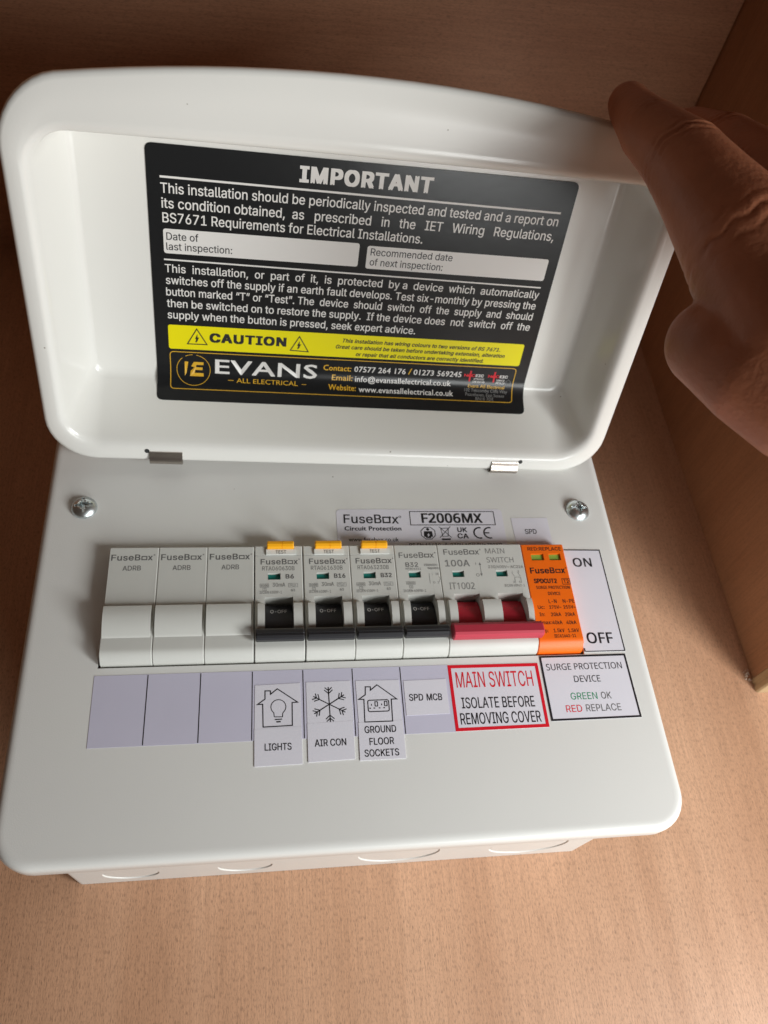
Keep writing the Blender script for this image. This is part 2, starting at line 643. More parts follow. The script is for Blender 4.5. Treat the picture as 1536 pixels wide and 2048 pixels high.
# screws with a real cross recess
def screw(x, y, r, rot, label):
    b = MB()
    pr = [(0.0, 2.9), (1.2, 2.85), (2.4, 2.65), (3.4, 2.2), (4.2, 1.55), (4.7, 0.9), (r, 0.35), (r, 0.05)]
    N = 40
    b.loft([[(x + max(q, .01) / 4.9 * r * math.cos(2 * math.pi * k / N), y + max(q, .01) / 4.9 * r * math.sin(2 * math.pi * k / N), ZB + z) for k in range(N)] for q, z in pr], 'zinc', smooth=True, cap0=True, cap1=True)
    hd = b.build('screw', unit)
    cut = MB()
    for a in (rot, rot + math.pi / 2):
        c, s = math.cos(a), math.sin(a)
        for L0, W0, zt in ((3.3, 0.42, 4), (1.5, 0.8, 4)):
            P = lambda u, v, z: (x + u * c - v * s, y + u * s + v * c, ZB + z)
            cut.add([P(-L0, -W0, 1.9 if W0 < .7 else .9), P(L0, -W0, 1.9 if W0 < .7 else .9), P(L0, W0, 1.9 if W0 < .7 else .9), P(-L0, W0, 1.9 if W0 < .7 else .9), P(-L0, -W0, zt), P(L0, -W0, zt), P(L0, W0, zt), P(-L0, W0, zt)],
                    [(3, 2, 1, 0), (4, 5, 6, 7), (0, 1, 5, 4), (1, 2, 6, 5), (2, 3, 7, 6), (3, 0, 4, 7)], 'zinc')
    co = cut.build('cut', unit, weld=False)
    md = hd.modifiers.new('c', 'BOOLEAN')
    md.operation = 'DIFFERENCE'
    md.object = co
    md.solver = 'EXACT'
    md.use_self = True
    dg = bpy.context.evaluated_depsgraph_get()
    me = bpy.data.meshes.new_from_object(hd.evaluated_get(dg))
    hd.modifiers.clear()
    hd.data = me
    bpy.data.objects.remove(co)
    return hd


screw(-80.3, 66.3, 4.9, 0.12, '')
screw(120.6, 64.9, 5.0, 1.50, '')


# ------------------------------------------------------------------ stickers on the plate
def on_plate(u, v, lv):
    return (u, v, ZB + 0.12 + lv)


def quad_sheet(P, pts, m, th=0.10):
    """paper sheet with its own thickness from four corners (top-left, top-right, bottom-right, bottom-left)"""
    top = [(u, v, ZB + 0.12) for u, v in pts]
    bot = [(u, v, ZB + 0.02) for u, v in pts]
    P.add(top + bot, [(3, 2, 1, 0), (0, 1, 5, 4), (1, 2, 6, 5), (2, 3, 7, 6), (3, 0, 4, 7)], m)


INK = 0.05
K = 'print_black'


def sticker(label, pts, m='paper', lift=0.0):
    P = Print(lambda u, v, lv: (u, v, ZB + 0.12 + lift + lv))
    top = [(u, v, ZB + 0.12 + lift) for u, v in pts]
    bot = [(u, v, ZB + 0.02) for u, v in pts]
    n = len(pts)
    P.add(top, [tuple(range(n))], m)
    P.add(top + bot, [(i, (i + 1) % n, n + (i + 1) % n, n + i) for i in range(n)], m)
    P.label = label
    return P


def done(P, name='sticker'):
    o = P.build(name, unit, weld=False)
    o['label'] = P.label
    return o


# product label
P = sticker('pale product label reading F2006MX above the breakers', rrect2(17.6, 46.9, 87.0, 65.6, 1.6), 'paper')
P.text('FuseB', 20.45, 58.95, 35.9, 58.85, 4.15, K, INK, 0.012)
P.path([(36.6, 59.2), (36.6, 61.7), (39.3, 61.7), (39.3, 59.2)], 0.62, K, INK, closed=True)
P.disc((39.4, 61.6), 0.55, K, INK + .01, 6)
P.text('x', 40.1, 58.75, 42.9, 58.7, 4.15, K, INK, 0.012)
P.path([(43.6 + .45 * math.cos(a * math.pi / 5), 61.9 + .45 * math.sin(a * math.pi / 5)) for a in range(10)], 0.18, K, INK, closed=True)
P.text('Circuit Protection', 20.55, 55.5, 43.7, 55.37, 2.0, K, INK, 0.025, ft='geometric')
P.text('www.fusebox.co.uk', 21.95, 50.45, 42.2, 50.3, 1.85, K, INK, 0.006, ft='geometric')
P.path([(47.86, 64.45), (83.38, 64.4), (83.36, 57.93), (47.76, 58.0)], 0.32, K, INK, closed=True)
P.text('F2006MX', 52.54, 58.98, 78.14, 58.87, 4.6, K, INK, 0.028, ft='humanist')
P.text('BS EN 61439-3  230V AC/50Hz IP2XC', 46.24, 47.6, 84.72, 47.3, 1.86, K, INK, 0.008)
oc = [(54.55 + 3.1 * math.cos(math.radians(22.5 + 45 * i)), 54.1 + 3.0 * math.sin(math.radians(22.5 + 45 * i))) for i in range(8)]
P.path(oc, 0.3, K, INK, closed=True)
P.disc((54.55, 55.9), 0.62, K, INK)
P.poly([(52.9, 55.0), (56.2, 55.0), (56.4, 52.4), (55.7, 52.4), (55.5, 51.8), (53.6, 51.8), (53.4, 52.4), (52.7, 52.4)], K, INK)
P.poly([(54.9, 54.2), (54.0, 53.1), (54.5, 53.1), (54.2, 52.1), (55.2, 53.4), (54.7, 53.4)], 'paper', INK * 1.6)
P.path([(60.0, 56.4), (63.2, 56.4), (62.7, 52.6), (60.5, 52.6)], 0.25, K, INK, closed=True)
P.strip((59.3, 57.2), (64.1, 52.0), 0.25, K, INK)
P.strip((64.1, 57.2), (59.3, 52.0), 0.25, K, INK)
P.strip((59.9, 51.2), (63.6, 51.2), 0.75, K, INK)
P.text('UK', 66.9, 54.55, 70.9, 54.5, 2.2, K, INK, 0.03)
P.text('CA', 66.6, 51.55, 71.2, 51.5, 2.3, K, INK, 0.03)


def arc(c, r, a0, a1, n=12, sx=1.0):
    return [(c[0] + sx * r * math.cos(math.radians(a0 + (a1 - a0) * i / n)), c[1] + r * math.sin(math.radians(a0 + (a1 - a0) * i / n))) for i in range(n + 1)]


P.path(arc((76.2, 54.1), 2.5, 75, 285), 0.62, K, INK)
P.path(arc((80.4, 54.1), 2.5, 75, 285), 0.62, K, INK)
P.strip((78.0, 54.1), (80.2, 54.1), 0.55, K, INK)
done(P)
# small label above the orange device
P = sticker('small white label reading SPD above the orange module', [(90.5, 61.2), (106.3, 61.3), (106.3, 46.9), (90.9, 46.9)])
P.text('SPD', 95.49, 53.45, 100.51, 53.5, 2.3, K, INK, 0.012)
done(P)
# ON / OFF label
P = sticker('white label reading ON and OFF right of the orange module', [(109.6, 46.0), (126.0, 45.7), (126.1, 1.0), (109.4, 1.0)])
P.path([(109.7, 45.75), (125.75, 45.45), (125.85, 1.2)], 0.45, K, INK)
P.strip((110.0, 1.25), (126.0, 1.2), 0.35, K, INK)
P.strip((109.75, 1.2), (109.75, 2.6), 0.5, K, INK)
P.text('ON', 113.11, 37.93, 121.03, 37.82, 3.94, K, INK, 0.018, ft='humanist')
P.text('OFF', 111.6, 4.53, 122.18, 4.36, 4.45, K, INK, 0.018, ft='humanist')
done(P)
# surge device label
P = sticker('white label reading SURGE PROTECTION DEVICE with black border', [(91.0, 0.0), (125.6, -0.05), (125.9, -24.9), (91.1, -25.1)])
P.path([(91.45, -0.45), (125.2, -0.45), (125.5, -24.55), (91.5, -24.7)], 0.72, K, INK, closed=True)
P.text('SURGE PROTECTION', 93.09, -5.83, 123.0, -5.9, 2.5, K, INK, 0.0, ft='humanist')
P.text('DEVICE', 102.99, -10.75, 113.3, -10.83, 2.5, K, INK, 0.0, ft='humanist')
P.text('GREEN', 100.29, -17.4, 110.56, -17.45, 2.6, 'print_green', INK, -0.008)
P.text('OK', 112.07, -17.45, 116.03, -17.5, 2.6, 'print_grey', INK, -0.004)
P.text('RED', 97.57, -22.07, 103.67, -22.04, 2.6, 'print_red', INK, -0.008)
P.text('REPLACE', 105.25, -22.01, 118.73, -22.08, 2.6, 'print_grey', INK, -0.004)
done(P)
# main switch label
P = sticker('red bordered white label reading MAIN SWITCH ISOLATE BEFORE REMOVING COVER', [(55.3, -2.6), (90.0, -2.8), (90.0, -27.1), (55.3, -27.3)])
P.path([(55.95, -3.22), (89.38, -3.4), (89.38, -26.5), (55.95, -26.7)], 1.2, 'print_red', INK, closed=True)
P.text('MAIN SWITCH', 57.87, -11.3, 86.98, -11.6, 5.9, 'print_red', INK, 0.0)
P.text('ISOLATE BEFORE', 58.8, -19.1, 86.1, -19.41, 4.0, K, INK, 0.004)
P.text('REMOVING COVER', 57.63, -24.95, 87.48, -25.08, 4.1, K, INK, 0.004)
done(P)
# long circuit strip with seven cells
P = sticker('long lilac circuit strip of seven cells below the breaker row', [(-69.6, -2.55), (55.35, -2.45), (55.35, -27.4), (-69.5, -27.6)], 'strip_film')
for x in (-51.55, -33.55, -15.65, 2.2, 19.95, 37.5):
    P.strip((x, -2.75), (x - 0.15, -27.35), 0.32, K, INK)
done(P, 'circuit_strip')

LW = 0.36
# picture stickers sit on the strip
P = sticker('white sticker drawn with a house and light bulb', [(-14.75, -7.9), (1.1, -7.5), (1.15, -23.75), (-14.9, -23.95)], lift=0.12)
P.path([(-13.85, -14.89), (-11.25, -13.02), (-11.24, -10.05), (-9.33, -10.12), (-9.34, -11.36), (-6.94, -9.45), (0.04, -14.54), (-1.87, -14.62), (-1.96, -22.74), (-11.95, -22.93), (-12.06, -14.86)], LW, K, INK, closed=True)
P.path([(-8.1, -19.5), (-8.2, -18.6)] + arc((-6.65, -16.0), 2.6, 232, -52, 16) + [(-5.2, -18.6), (-5.28, -19.6)], 0.26, K, INK, closed=True)
P.strip((-7.97, -20.45), (-5.45, -20.4), 0.36, K, INK)
P.strip((-7.42, -21.3), (-5.92, -21.25), 0.45, K, INK)
done(P)
P = sticker('white sticker reading LIGHTS', [(-14.95, -23.6), (1.15, -23.2), (1.2, -36.0), (-14.9, -36.2)], lift=0.16)
P.text('LIGHTS', -11.44, -31.06, -2.39, -31.12, 2.38, K, INK, 0.01)
done(P)
P = sticker('white sticker drawn with a snowflake', [(3.2, -7.4), (19.0, -7.3), (19.35, -22.4), (3.2, -22.6)], lift=0.12)
for k in range(6):
    a = math.radians(90 + 60 * k + 1)
    d = np.array([math.cos(a), math.sin(a)])
    nn = np.array([-d[1], d[0]])
    c0 = np.array([11.13, -15.75])
    P.strip(c0, c0 + d * 6.3, LW, K, INK)
    for t, l in ((3.9, 1.9), (5.0, 1.6)):
        for sg in (-1, 1):
            P.strip(c0 + d * t, c0 + d * (t + l * .72) + nn * sg * l * .78, LW * .9, K, INK)
done(P)
P = sticker('white sticker reading AIR CON', [(3.15, -22.3), (19.1, -21.95), (19.05, -35.2), (3.1, -35.6)], lift=0.16)
P.text('AIR CON', 5.53, -30.45, 16.34, -30.43, 2.41, K, INK, 0.01)
done(P)
P = sticker('white sticker drawn with a house and double socket', [(20.9, -7.4), (36.7, -7.6), (36.6, -22.6), (21.1, -22.9)], lift=0.12)
P.path([(21.65, -14.38), (24.11, -12.76), (24.32, -9.82), (26.15, -9.89), (26.05, -11.16), (28.58, -9.21), (35.31, -14.7), (33.33, -14.72), (33.12, -22.66), (23.27, -22.62), (23.5, -14.45)], LW, K, INK, closed=True)
P.path(rrect2(24.8, -19.0, 32.3, -14.85, 0.6, 3), 0.34, K, INK, closed=True)
for x in (27.8, 31.2):
    P.path(rrect2(x - .45, -17.05, x + .45, -15.45, .05, 1), 0.3, K, INK, closed=True)
for x, y in ((26.05, -16.5), (29.7, -16.5)):
    P.strip((x, y - .32), (x, y + .32), 0.3, K, INK)
for x, y in ((25.5, -17.75), (27.0, -17.75), (28.9, -17.75), (30.5, -17.75)):
    P.strip((x - .3, y), (x + .3, y), 0.35, K, INK)
done(P)
P = sticker('white sticker reading GROUND FLOOR SOCKETS', [(20.95, -22.7), (36.7, -22.4), (36.65, -35.75), (20.7, -35.85)], lift=0.16)
P.text('GROUND', 22.99, -26.59, 34.12, -26.55, 2.45, K, INK, 0.01)
P.text('FLOOR', 24.4, -30.78, 33.0, -30.73, 2.43, K, INK, 0.01)
P.text('SOCKETS', 22.42, -34.7, 34.42, -34.72, 2.4, K, INK, 0.01)
done(P)
P = sticker('white sticker reading SPD MCB', [(38.35, -8.0), (54.1, -7.8), (54.0, -20.7), (38.3, -20.9)], lift=0.12)
P.text('SPD', 39.82, -15.6, 44.95, -15.68, 2.5, K, INK, 0.01)
P.text('MCB', 46.25, -15.7, 51.87, -15.78, 2.5, K, INK, 0.01)
done(P)

# ------------------------------------------------------------------ lid
HY, HZ, HA = 84.9, 2.73 + 0.35, 1.2717
LXL, LXR, LL, BOW, DEP = -94.29, 132.43, 134.89, 10.8, 27.46
YAW, ROLL, LXC = 0.0072, -0.0321, 20.5


def lid_pt(u, v, w):
    u0 = u - LXC
    u1 = u0 * math.cos(ROLL) - v * math.sin(ROLL)
    v1 = u0 * math.sin(ROLL) + v * math.cos(ROLL)
    y = v1 * math.cos(HA) + w * math.sin(HA)
    z = v1 * math.sin(HA) - w * math.cos(HA)
    c, s = math.cos(YAW), math.sin(YAW)
    return (LXC + c * u1 - s * y, HY + s * u1 + c * y, HZ + z + ZB)


def lid_loop(li, bi, ri, ti, w, r, bow, tilt=0.0, n=9, nt=18):
    """closed outline of the tray at depth w, insets from the rim's left, bottom, right and top"""
    x0, x1, y0, y1 = LXL + li, LXR - ri, bi, LL - ti
    out = []

    def corner(cx, cy, a0):
        for k in range(n + 1):
            a = math.radians(a0 + 90 * k / n)
            out.append((cx + r * math.cos(a), cy + r * math.sin(a)))
    corner(x1 - r, y1 - r, 0)
    for k in range(1, nt):
        t = k / nt
        out.append((x1 - r + (x0 - x1 + 2 * r) * t, y1))
    corner(x0 + r, y1 - r, 90)
    corner(x0 + r, y0 + r, 180)
    corner(x1 - r, y0 + r, 270)
    res = []
    xm, hw = (x0 + x1) / 2, (x1 - x0) / 2
    for x, y in out:
        up = max(0.0, min(1.0, (y - y0) / (y1 - y0)))
        yy = y + bow * (1 - ((x - xm) / hw) ** 2) * max(0, up - 0.6) / 0.4
        res.append(lid_pt(x, yy, w + tilt * max(0, (yy - 118) / 25) ** 1.0 if yy > 118 else w))
    return res


TI = 13.2
TL_ = 3.2
spec = [  # left, bottom, right, top insets, depth, corner radius, bow, backward tilt of the top flange
    (1.6, 1.6, 1.6, 1.6, 4.6, 17.5, 10.8, TL_),
    (0.3, 0.3, 0.3, 0.3, 3.6, 18, 10.8, TL_),
    (0.0, 0.0, 0.0, 0.0, 2.4, 18, 10.8, TL_),
    (0.15, 0.15, 0.15, 0.15, 1.3, 18, 10.8, TL_),
    (0.7, 0.7, 0.7, 0.8, 0.4, 17.5, 10.8, TL_),
    (1.7, 1.7, 1.7, 2.0, 0.05, 17, 10.8, TL_),
    (5.0, 5.2, 5.2, 7, 0.0, 15, 8, TL_),
    (5.9, 6.3, 6.1, TI - 3.4, 0.15, 14.5, 2.5, TL_),
    (6.8, 7.4, 7.0, TI - 1.6, 0.75, 14, 1.5, 0),
    (7.7, 8.6, 7.9, TI - 0.6, 2.0, 13, 0.8, 0),
    (8.6, 9.8, 8.7, TI - 0.1, 4.4, 12, 0.5, 0),
    (12.6, 18.6, 12.0, TI - 0.2, 19.5, 8, 0.2, 0),
    (14.6, 22.0, 13.8, TI + 0.3, 25.4, 6, 0, 0),
    (15.2, 23.2, 14.4, TI + 1.2, 26.7, 5.5, 0, 0),
    (16.3, 24.6, 15.5, TI + 3.2, 27.3, 5, 0, 0),
    (17.2, 25.8, 16.4, TI + 5.6, 27.46, 4.5, 0, 0),
]
lid = MB()
lid.loft([lid_loop(*s) for s in spec], 'gloss_enamel', smooth=True, cap1=True)
outer = [(1.6, 1.6, 1.6, 1.6, 4.6, 17.5, 10.8, TL_), (2.2, 2.4, 2.2, 2.4, 5.0, 17, 10.0, TL_), (7.0, 7.6, 7.0, 6, 8, 14, 5, 0), (10.8, 16.6, 10.4, 10, 19.0, 11, 2, 0), (13.5, 22.0, 12.6, 14, 28.0, 9, 0, 0), (16, 25.5, 15.0, 18, 28.9, 7, 0, 0)]
lid.loft([lid_loop(*s) for s in outer], 'gloss_enamel', smooth=True, cap1=True)
lid_o = lid.build('lid', unit)
lid_o['label'] = 'white gloss tray lid raised on its hinges'

# label surface: floor of the tray, then over the bend onto the lower wall
prof = [(130.0, DEP), (29.0, DEP)]
p0, p1, p2 = np.array([29, DEP]), np.array([23.4, DEP]), np.array([20.0, 22.1])
for k in range(1, 9):
    t = k / 8
    prof.append(tuple((1 - t) ** 2 * p0 + 2 * t * (1 - t) * p1 + t * t * p2))
prof.append((8.5, 3.9))
prof = np.array(prof)
arc_s = [130.0]
for a, c in zip(prof[:-1], prof[1:]):
    arc_s.append(arc_s[-1] - np.linalg.norm(c - a))
arc_s = np.array(arc_s)


def on_label(u, s, lv):
    i = min(max(int(np.searchsorted(-arc_s, -s)), 1), len(arc_s) - 1)
    t = (arc_s[i - 1] - s) / (arc_s[i - 1] - arc_s[i])
    p = prof[i - 1] + (prof[i] - prof[i - 1]) * t
    if s > 29.5:
        n = np.array([0.0, -1.0])
    else:
        d = prof[i] - prof[i - 1]
        d = d / np.linalg.norm(d)
        n = np.array([-d[1], d[0]])
        n = n if n[1] < 0 else -n
    p = p + n * (0.32 + lv)
    return lid_pt(u, p[0], p[1])


P = Print(on_label)
# sheet with rounded corners, finely cut where it bends
U0, U1, S0, S1, RC = -54.45, 100.9, 13.1, 113.7, 2.2
svals = [S0, S0 + .25, S0 + .7, S0 + 1.3, S0 + RC] + list(np.linspace(16, 31, 21)) + [60, 90, S1 - RC, S1 - 1.3, S1 - .7, S1 - .25, S1]
rows = []
for s in svals:
    e = 0
    if s < S0 + RC:
        e = RC - math.sqrt(max(0, RC * RC - (S0 + RC - s) ** 2))
    if s > S1 - RC:
        e = RC - math.sqrt(max(0, RC * RC - (s - S1 + RC) ** 2))
    rows.append([on_label(u, s, 0) for u in (U0 + e, (U0 + U1) / 2, U1 - e)])
P.add([p for r in rows for p in r], [(3 * j + i, 3 * j + i + 1, 3 * j + i + 4, 3 * j + i + 3) for j in range(len(rows) - 1) for i in range(2)], 'vinyl_black', True)
W_ = 'print_white'
I1, I2 = 0.05, 0.10
P.text('IMPORTANT', -2.05, 104.97, 46.12, 105.06, 5.71, W_, I1, 0.06)
P.strip((-49.95, 102.75), (96.57, 102.0), 0.75, W_, I1, 8)
for r in [
    ('This installation should be periodically inspected and tested and a report on', -49.9, 97.19, 96.52, 97.0, 3.55),
    ('its condition obtained,  as   prescribed   in   the   IET   Wiring   Regulations,', -49.8, 91.95, 96.38, 91.2, 3.6),
    ('BS7671 Requirements for Electrical Installations.', -49.7, 86.75, 45.47, 86.2, 3.6),
    ('This  installation,  or  part  of  it,  is  protected  by a  device  which  automatically', -49.66, 67.93, 96.72, 67.3, 3.2),
    ('switches off the supply if an earth fault develops. Test six-monthly by pressing the', -49.5, 63.29, 96.53, 62.4, 3.25),
    ('button marked “T” or “Test”. The  device  should  switch  off  the  supply  and  should', -49.61, 58.62, 96.46, 57.6, 3.25),
    ('then be switched on to restore the supply.  If the device does  not  switch  off  the', -49.53, 53.87, 96.5, 52.8, 3.3),
    ('supply when the button is pressed, seek expert advice.', -49.45, 49.09, 48.61, 48.2, 3.3)]:
    P.text(*r, W_, I1, 0.012)
P.strip((-49.79, 72.9), (96.56, 71.95), 0.6, W_, I1, 8)
P.poly(rrect2(-49.65, 75.3, 21.9, 84.5, 0.9, 4), W_, I1)
P.poly(rrect2(24.95, 74.85, 96.9, 83.85, 0.9, 4), W_, I1)
for r in [('Date of', -48.58, 80.4, -37.23, 80.44, 2.75), ('last inspection:', -48.74, 76.62, -25.16, 76.75, 2.75), ('Recommended date', 26.35, 80.22, 58.29, 80.22, 2.75), ('of next inspection:', 26.43, 76.24, 55.05, 76.11, 2.75)]:
    P.text(*r, K, I2, 0.006)
P.poly(rrect2(-49.5, 35.9, 96.3, 46.4, 0.9, 4), 'print_yellow', I1)
P.text('CAUTION', -33.7, 39.55, -3.34, 39.4, 4.1, K, I2, 0.065)
for r in [('This installation has wiring colours to two versions of BS 7671.', 19.01, 42.75, 86.26, 42.35, 1.75), ('Great care should be taken before undertaking extension, alteration', 16.61, 39.85, 88.69, 39.55, 1.75), ('or repair that all conductors are correctly identified.', 25.21, 36.8, 80.09, 36.65, 1.75)]:
    P.text(*r, K, I2, 0.03, 0.2)
for a, bl, br in (((-38.6, 45.1), (-42.3, 38.4), (-34.7, 38.45)), ((1.75, 44.3), (-1.6, 37.9), (5.7, 37.6))):
    P.path([a, bl, br], 0.42, K, I2, closed=True)
    cx, cy = a[0], (a[1] + 2 * bl[1]) / 3 + .15
    P.poly([(cx + .25, cy + 2.2), (cx - .75, cy - .1), (cx + .25, cy + .15)], K, I2)
    P.poly([(cx - .3, cy + .45), (cx + .9, cy + .7), (cx + .05, cy - 1.1), (cx - .35, cy - .9)], K, I2)
    P.poly([(cx - .65, cy - .9), (cx + .45, cy - .7), (cx - .4, cy - 1.75)], K, I2)
G_ = 'print_gold'
P.path(rrect2(-49.2, 18.4, 95.6, 34.6, 1.4, 4), 0.32, G_, I1, closed=True, step=1.0)
P.path(arc((-40.15, 26.8), 6.75, 80, -230, 34, 0.98), 0.22, G_, I1)
P.path(arc((-40.15, 26.8), 6.75, 118, 92, 4, 0.98), 0.22, G_, I1)
for q in ([(-43.6, 30.3), (-42.2, 30.3), (-42.9, 25.6), (-43.6, 24.0)], [(-40.0, 30.3), (-36.2, 30.3), (-36.2, 29.0), (-40.4, 29.0)], [(-40.0, 27.9), (-36.6, 27.9), (-36.6, 26.7), (-40.6, 26.7)], [(-41.6, 24.0), (-36.2, 24.0), (-36.2, 25.4), (-40.9, 25.4)], [(-40.0, 30.3), (-39.0, 28.9), (-39.8, 25.2), (-41.6, 24.0), (-41.3, 26.2), (-39.7, 27.9), (-41.1, 28.2)]):
    P.poly(q, G_, I1)
P.text('EVANS', -31.62, 25.55, 10.06, 25.2, 6.4, W_, I1, 0.02, ft='geometric')
P.text('ALL ELECTRICAL', -22.89, 22.0, 2.21, 21.75, 1.95, G_, I1, 0.0, ft='geometric')
P.strip((-26.35, 22.9), (-24.12, 22.9), 0.25, G_, I1)
P.strip((3.87, 22.5), (5.75, 22.5), 0.25, G_, I1)
for s, a, v, c, h, m in [('Contact:', 12.5, 29.4, 24.18, 2.6, G_), ('07577 264 176', 25.47, 29.28, 47.46, 2.6, W_), ('/', 48.54, 29.24, 49.84, 2.9, G_), ('01273 569245', 50.84, 29.2, 71.86, 2.6, W_),
                         ('Email:', 16.37, 25.0, 25.08, 2.5, G_), ('info@evansallelectrical.co.uk', 26.17, 24.75, 67.83, 2.5, W_), ('Website:', 15.02, 20.7, 26.7, 2.5, G_), ('www.evansallelectrical.co.uk', 27.9, 20.3, 69.07, 2.5, W_)]:
    P.text(s, a, v, c, v - 0.05, h, m, I1, 0.016, ft='geometric')
P.text('Evans All Electrical', 75.59, 24.6, 91.92, 24.4, 1.5, G_, I1, 0.01, ft='geometric')
for r in [('102 Telscombe Cliffs Way', 74.11, 22.75, 93.41, 22.55, 1.45), ('Peacehaven, East Sussex', 74.62, 20.8, 92.11, 20.6, 1.45), ('BN10 7DE', 79.11, 18.95, 87.24, 18.85, 1.45)]:
    P.text(*r, 'print_light_grey', I1, 0.0, ft='geometric')
R_ = 'print_red'
for x0, xc in ((73.1, 75.8), (83.8, 86.6)):
    P.strip((xc, 27.3), (xc, 32.5), 0.75, R_, I1)
    P.strip((xc - 1.1, 30.1), (xc + 1.1, 30.1), 0.8, R_, I1)
    P.text('NIC', x0, 29.6, xc + 2.2, 29.6, 1.35, R_, I1 + .02, 0.03)
    P.text('EIC', xc + 2.4, 29.6, xc + 6.0, 29.6, 1.35, W_, I1, 0.05)
P.text('APPROVED', 77.5, 28.2, 82.2, 28.15, .85, 'print_white', I1, 0.02)
P.text('CONTRACTOR', 77.2, 26.9, 82.7, 26.85, .85, 'print_white', I1, 0.02)
P.text('DOMESTIC', 87.9, 28.0, 91.6, 27.95, .85, 'print_white', I1, 0.02)
P.text('INSTALLER', 87.8, 26.7, 91.7, 26.65, .85, 'print_white', I1, 0.02)
P.path([(92.3, 26.5), (92.3, 28.1), (93.3, 28.9), (94.3, 28.1), (94.3, 26.5)], 0.16, 'print_light_grey', I1, closed=True)
wl = P.build('warning_label', None, weld=False)
wl.location = -Vector(ORG_U) * MM
wl.parent = lid_o
wl['label'] = 'black inspection notice with yellow caution band'


# hinge clips: folded steel leaf over the rim with a rolled barrel
def hinge(u0, u1, flip):
    b = MB()
    prf = [(4.9, 1.2), (4.9, -0.5), (4.5, -0.62), (3.6, -0.7), (3.0, -0.78)]
    cx, cy, r = 0.95, 0.55, 2.1
    for k in range(15):
        a = math.radians(48 + 15 * k)
        prf.append((cx + r * math.cos(a), cy - r * math.sin(a)))
    inner = [(v + 0.0, w + 0.45) if i < 5 else (cx + (v - cx) * .72, cy + (w - cy) * .72) for i, (v, w) in enumerate(prf)]
    ring = prf + inner[::-1]
    b.loft([[lid_pt(u0, v, w) for v, w in ring], [lid_pt(u0 + .35, v, w) for v, w in ring], [lid_pt(u1 - .35, v, w) for v, w in ring], [lid_pt(u1, v, w) for v, w in ring]], 'hinge_steel', smooth=True, cap0=True, cap1=True)
    o = b.build('hinge_clip', unit, weld=False, sharp=40)
    # dark pin hole beside the leaf and the slot below it
    b = MB()
    uc = u0 - 0.9 if flip else u1 + 0.9
    b.loft([[lid_pt(uc + .95 * math.cos(a * math.pi / 8), 5.0 + .95 * math.sin(a * math.pi / 8), w) for a in range(16)] for w in (1.5, -0.12)], 'dark_gap', smooth=False, cap1=True)
    b.add([lid_pt(uc + .9 * math.cos(a), 5.0 + .9 * math.sin(a), -0.14) for a in np.linspace(0, 2 * math.pi, 12, endpoint=False)], [tuple(range(12))], 'dark_gap')
    b.build('hinge_notch', unit)
    b = MB()
    um = (u0 + u1) / 2
    q = []
    for du in (-2.9, 2.9):
        for dg_ in (170, 190, 206):
            a = math.radians(dg_)
            q.append(lid_pt(um + du, cx + (r + .05) * math.cos(a), cy - (r + .05) * math.sin(a)))
    b.add(q, [(0, 1, 4, 3), (1, 2, 5, 4)], 'dark_gap')
    b.build('hinge_slot', unit)


hinge(-56.3, -43.6, True)
hinge(84.9, 96.6, False)

# ------------------------------------------------------------------ devices in the row
ZF = 4.6          # text face above the plate
BOT = [(1.0, -14), (1.0, 0.2), (1.25, 1.2), (1.9, 2.4), (2.8, 3.5), (3.7, 4.25), (4.6, 4.56), (5.4, 4.6)]
BUMP = [(9.45, 4.62)] + [(y_, 4.7 + 2.7 * (1 - (abs(17.6 - y_) / 8.2) ** 1.9)) for y_ in (9.6, 10.2, 11, 12, 13, 14, 15, 16, 17, 18, 19, 20, 20.7)] + [(21.0, 6.6), (21.1, 6.2), (21.15, 4.2), (21.6, 4.2), (22.0, 4.58)]


def dev_profile(kind, top, groove=None, win=None):
    p = list(BOT)
    if kind == 'bump':
        p += BUMP
    elif kind == 'flat':
        p += [(9.3, 4.6), (22.4, 4.6)]
    elif kind == 'slot':
        p += [(9.3, 4.7), (9.35, -7), (24.4, -7), (24.4, 4.55)]
    if win:
        p += [(win[0], ZF), (win[0], ZF - 1.7), (win[1], ZF - 1.7), (win[1], ZF)]
    if groove:
        p += [(groove - .12, ZF), (groove, ZF - .3), (groove + .12, ZF)]
    p += [(top - 0.35, ZF), (top, ZF - .35), (top, -14)]
    return p


def extr(b, x0, x1, prf, m, cap0=False, cap1=False, edge0=0.0, edge1=0.0):
    st = []

    def sh(e):
        return [(y + (e if i < 8 and z < 4 else 0), z - e * (1 if z > -10 else 0)) for i, (y, z) in enumerate(prf)]
    if edge0:
        st.append((x0, sh(edge0)))
        st.append((x0 + edge0, prf))
    else:
        st.append((x0, prf))
    if edge1:
        st.append((x1 - edge1, prf))
        st.append((x1, sh(edge1)))
    else:
        st.append((x1, prf))
    b.loft([[(x, y, ZB + z) for y, z in pr] for x, pr in st], m, smooth=True, cap0=cap0, cap1=cap1)


def recess_sides(b, x, y0, y1, z0, z1, m):
    b.add([(x, y0, ZB + z0), (x, y1, ZB + z0), (x, y1, ZB + z1), (x, y0, ZB + z1)], [(0, 1, 2, 3)], m)


def logo(P, u, v, w, h, m, bold=0.02):
    """the maker's word mark: FuseB, a square o, x and a small ring"""
    P.text('FuseB', u, v, u + w * .655, v, h, m, INK, bold)
    a, c = u + w * .69, u + w * .80
    P.path([(a, v + .12 * h), (a, v + .66 * h), (c, v + .66 * h), (c, v + .12 * h)], h * .15, m, INK, closed=True)
    P.text('x', u + w * .825, v, u + w * .935, v, h, m, INK, bold)
    P.path([(u + w * .97 + .09 * h * math.cos(t * math.pi / 4), v + h * .9 + .09 * h * math.sin(t * math.pi / 4)) for t in range(8)], h * .06, m, INK, closed=True)


